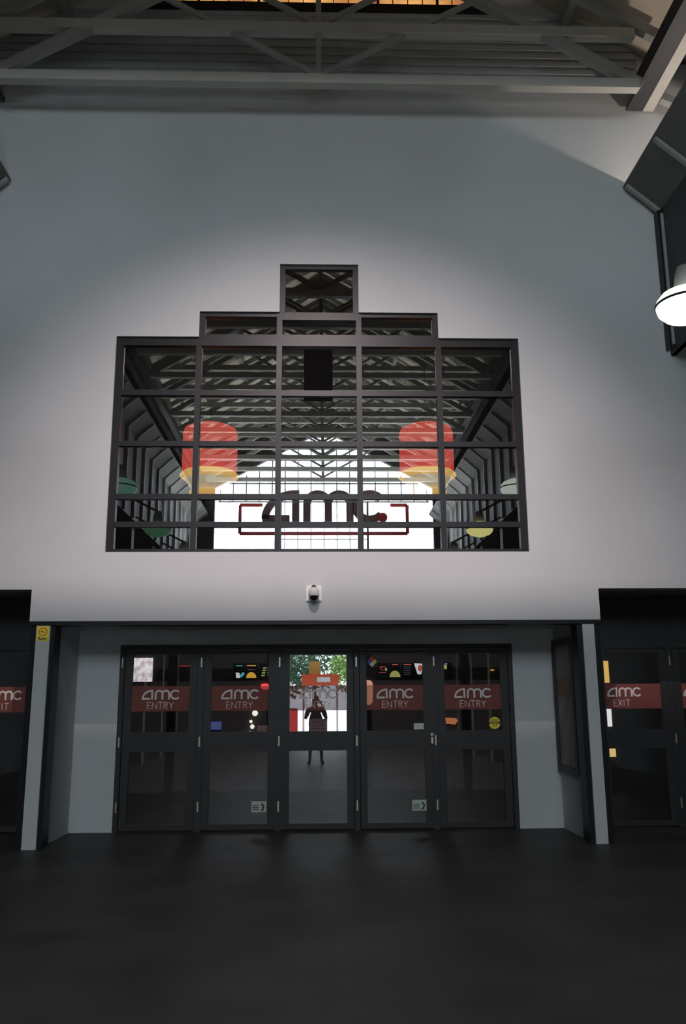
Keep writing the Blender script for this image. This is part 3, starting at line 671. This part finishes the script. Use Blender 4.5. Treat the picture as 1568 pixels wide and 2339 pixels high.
for s in (-1, 1):
    body.append([pel, (s*0.09, 0, 0.80, 0.095), (s*0.13, 0.0, 0.48, 0.058), (s*0.14, -0.02, 0.32, 0.052), (s*0.15, -0.01, 0.10, 0.036), (s*0.16, 0.02, 0.045, 0.04), (s*0.19, 0.15, 0.03, 0.032)])
    wr = (s*0.105+(0.05), 0.10, 1.44, 0.026)
    body.append([sh, (s*0.17, 0, 1.32, 0.062), (s*0.27, 0.05, 1.10, 0.042), (s*0.20+0.02, 0.09, 1.26, 0.038), wr, (s*0.085+0.05, 0.125, 1.50, 0.030)])
    for f in range(4):
        z = 1.535-0.022*f; body.append([(s*0.085+0.05, 0.125, 1.50, 0.030), (s*0.078+0.05, 0.145, z, 0.010), (s*0.055+0.055, 0.165, z+0.004, 0.009), (s*(0.03+0.004*f)+0.058, 0.165, z+0.002, 0.008)])
    body.append([(s*0.085+0.05, 0.125, 1.50, 0.030), (s*0.075+0.05, 0.10, 1.475, 0.011), (s*0.045+0.055, 0.10, 1.478, 0.010)])
bo = skinned('body', body, 'skin', per)
# head
mb = MB(); bmesh.ops.create_icosphere(mb.bm, subdivisions=4, radius=1.0)
for v in mb.bm.verts:
    x, y, z = v.co; fx = 0.075*(1-0.22*max(0, -z)); v.co = Vector((x*fx, y*0.095+(0.012 if y > 0 and z < 0 else 0), z*0.115))
    if y > 0.85 and abs(x) < 0.18 and -0.35 < z < 0.15: v.co.y += 0.018*(1-abs(x)/0.2)
    if y > 0.7 and 0.12 < abs(x) < 0.5 and 0.0 < z < 0.25: v.co.y -= 0.008
    if y > 0.8 and abs(x) < 0.3 and -0.62 < z < -0.5: v.co.y += 0.004
hd = mb.build('head', 'skin', per, True); hd.location = (0.0, 0.04, 1.565)
mb = MB(); bmesh.ops.create_icosphere(mb.bm, subdivisions=4, radius=1.0)
for v in mb.bm.verts:
    x, y, z = v.co; v.co = Vector((x*0.083, min(y, 0.62)*0.102-0.008, max(z, -0.75 if y < 0.1 else 0.25)*0.123+0.006))
hr = mb.build('hair', 'hair', per, True); hr.location = (0, 0.04, 1.565)
skinned('shirt', [[(0, 0, 0.76, (0.16, 0.115)), (0, 0, 0.92, (0.205, 0.15)), (0, 0, 1.15, (0.18, 0.125)), (0, 0, 1.34, (0.11, 0.085)), (0, 0.015, 1.40, 0.055)],
                  [(0, 0, 1.34, (0.11, 0.085)), (0.18, 0.0, 1.33, 0.075), (0.25, 0.04, 1.15, 0.062)], [(0, 0, 1.34, (0.11, 0.085)), (-0.18, 0.0, 1.33, 0.075), (-0.25, 0.04, 1.15, 0.062)]], 'cloth', per)
skinned('shorts', [[(0, 0, 0.98, (0.165, 0.112)), (0, 0, 0.88, (0.172, 0.118)), (0.09, 0, 0.76, 0.105), (0.12, 0, 0.60, 0.088), (0.13, 0, 0.44, 0.082)], [(0, 0, 0.88, (0.172, 0.118)), (-0.09, 0, 0.76, 0.105), (-0.12, 0, 0.60, 0.088), (-0.13, 0, 0.44, 0.082)]], 'cloth', per)
for s in (-1, 1):
    sh_ = MB().box(s*0.17-0.045, s*0.17+0.045, -0.08, 0.19, 0.0, 0.075).build('shoe', 'cloth', per, bevel=0.02)
hc = empty('handheld_camera', (0.0, -0.075, 1.535), 'small black film camera held at the face, mirrored in the centre door', 'camera')
MB().box(-0.06, 0.06, -0.018, 0.016, -0.036, 0.036).build('camera_body', 'black', hc, bevel=0.006)
MB().lathe([(0, 0.0), (0.026, 0.0), (0.028, -0.022), (0.022, -0.024), (0, -0.018)], (0, 0.016, 0), 24, 'y').build('lens_barrel', 'black', hc)

scm = bpy.data.materials.new('mottled_paper_glow'); scm.use_nodes = True; nt = scm.node_tree; b = nt.nodes['Principled BSDF']
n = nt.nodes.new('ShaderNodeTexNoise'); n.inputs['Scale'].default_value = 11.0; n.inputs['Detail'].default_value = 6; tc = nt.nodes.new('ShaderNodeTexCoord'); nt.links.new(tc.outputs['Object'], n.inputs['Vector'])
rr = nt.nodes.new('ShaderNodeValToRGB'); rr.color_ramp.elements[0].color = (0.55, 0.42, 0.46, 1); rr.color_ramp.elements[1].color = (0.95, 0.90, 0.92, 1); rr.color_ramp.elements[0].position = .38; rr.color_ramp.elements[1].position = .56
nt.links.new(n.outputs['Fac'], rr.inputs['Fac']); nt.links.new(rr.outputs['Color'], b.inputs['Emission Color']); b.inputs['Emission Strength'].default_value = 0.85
sc_ = empty('glowing_paper', (-3.185, 16.04, 2.115), 'pinkish white paper of the leftmost entry door, built as a glowing panel behind it', 'screen')  # paper on the door, built as a glowing panel in the lobby
MB().box(-0.171, 0.171, -0.035, 0, -0.212, 0.212).build('paper_face', scm, sc_)
MB().box(-0.18, 0.18, -0.03, 0.0, -0.222, -0.2125).build('paper_panel_trim', 'black', sc_)

# faint amber glow lamp behind the left exit doors
o = MB().lathe([(0, 0.10), (0.12, 0.05), (0.12, -0.05), (0, -0.10)], (-5.75, 15.0, 2.9), 20).build('globe_light', em('olive_glow', (0.5, 0.45, 0.05), 0.12), None, True)
tag(o, 'faint yellow green glow behind the left exit door glass', 'light')
# uplight in the right aisle that washes the top of the wall over the ledge
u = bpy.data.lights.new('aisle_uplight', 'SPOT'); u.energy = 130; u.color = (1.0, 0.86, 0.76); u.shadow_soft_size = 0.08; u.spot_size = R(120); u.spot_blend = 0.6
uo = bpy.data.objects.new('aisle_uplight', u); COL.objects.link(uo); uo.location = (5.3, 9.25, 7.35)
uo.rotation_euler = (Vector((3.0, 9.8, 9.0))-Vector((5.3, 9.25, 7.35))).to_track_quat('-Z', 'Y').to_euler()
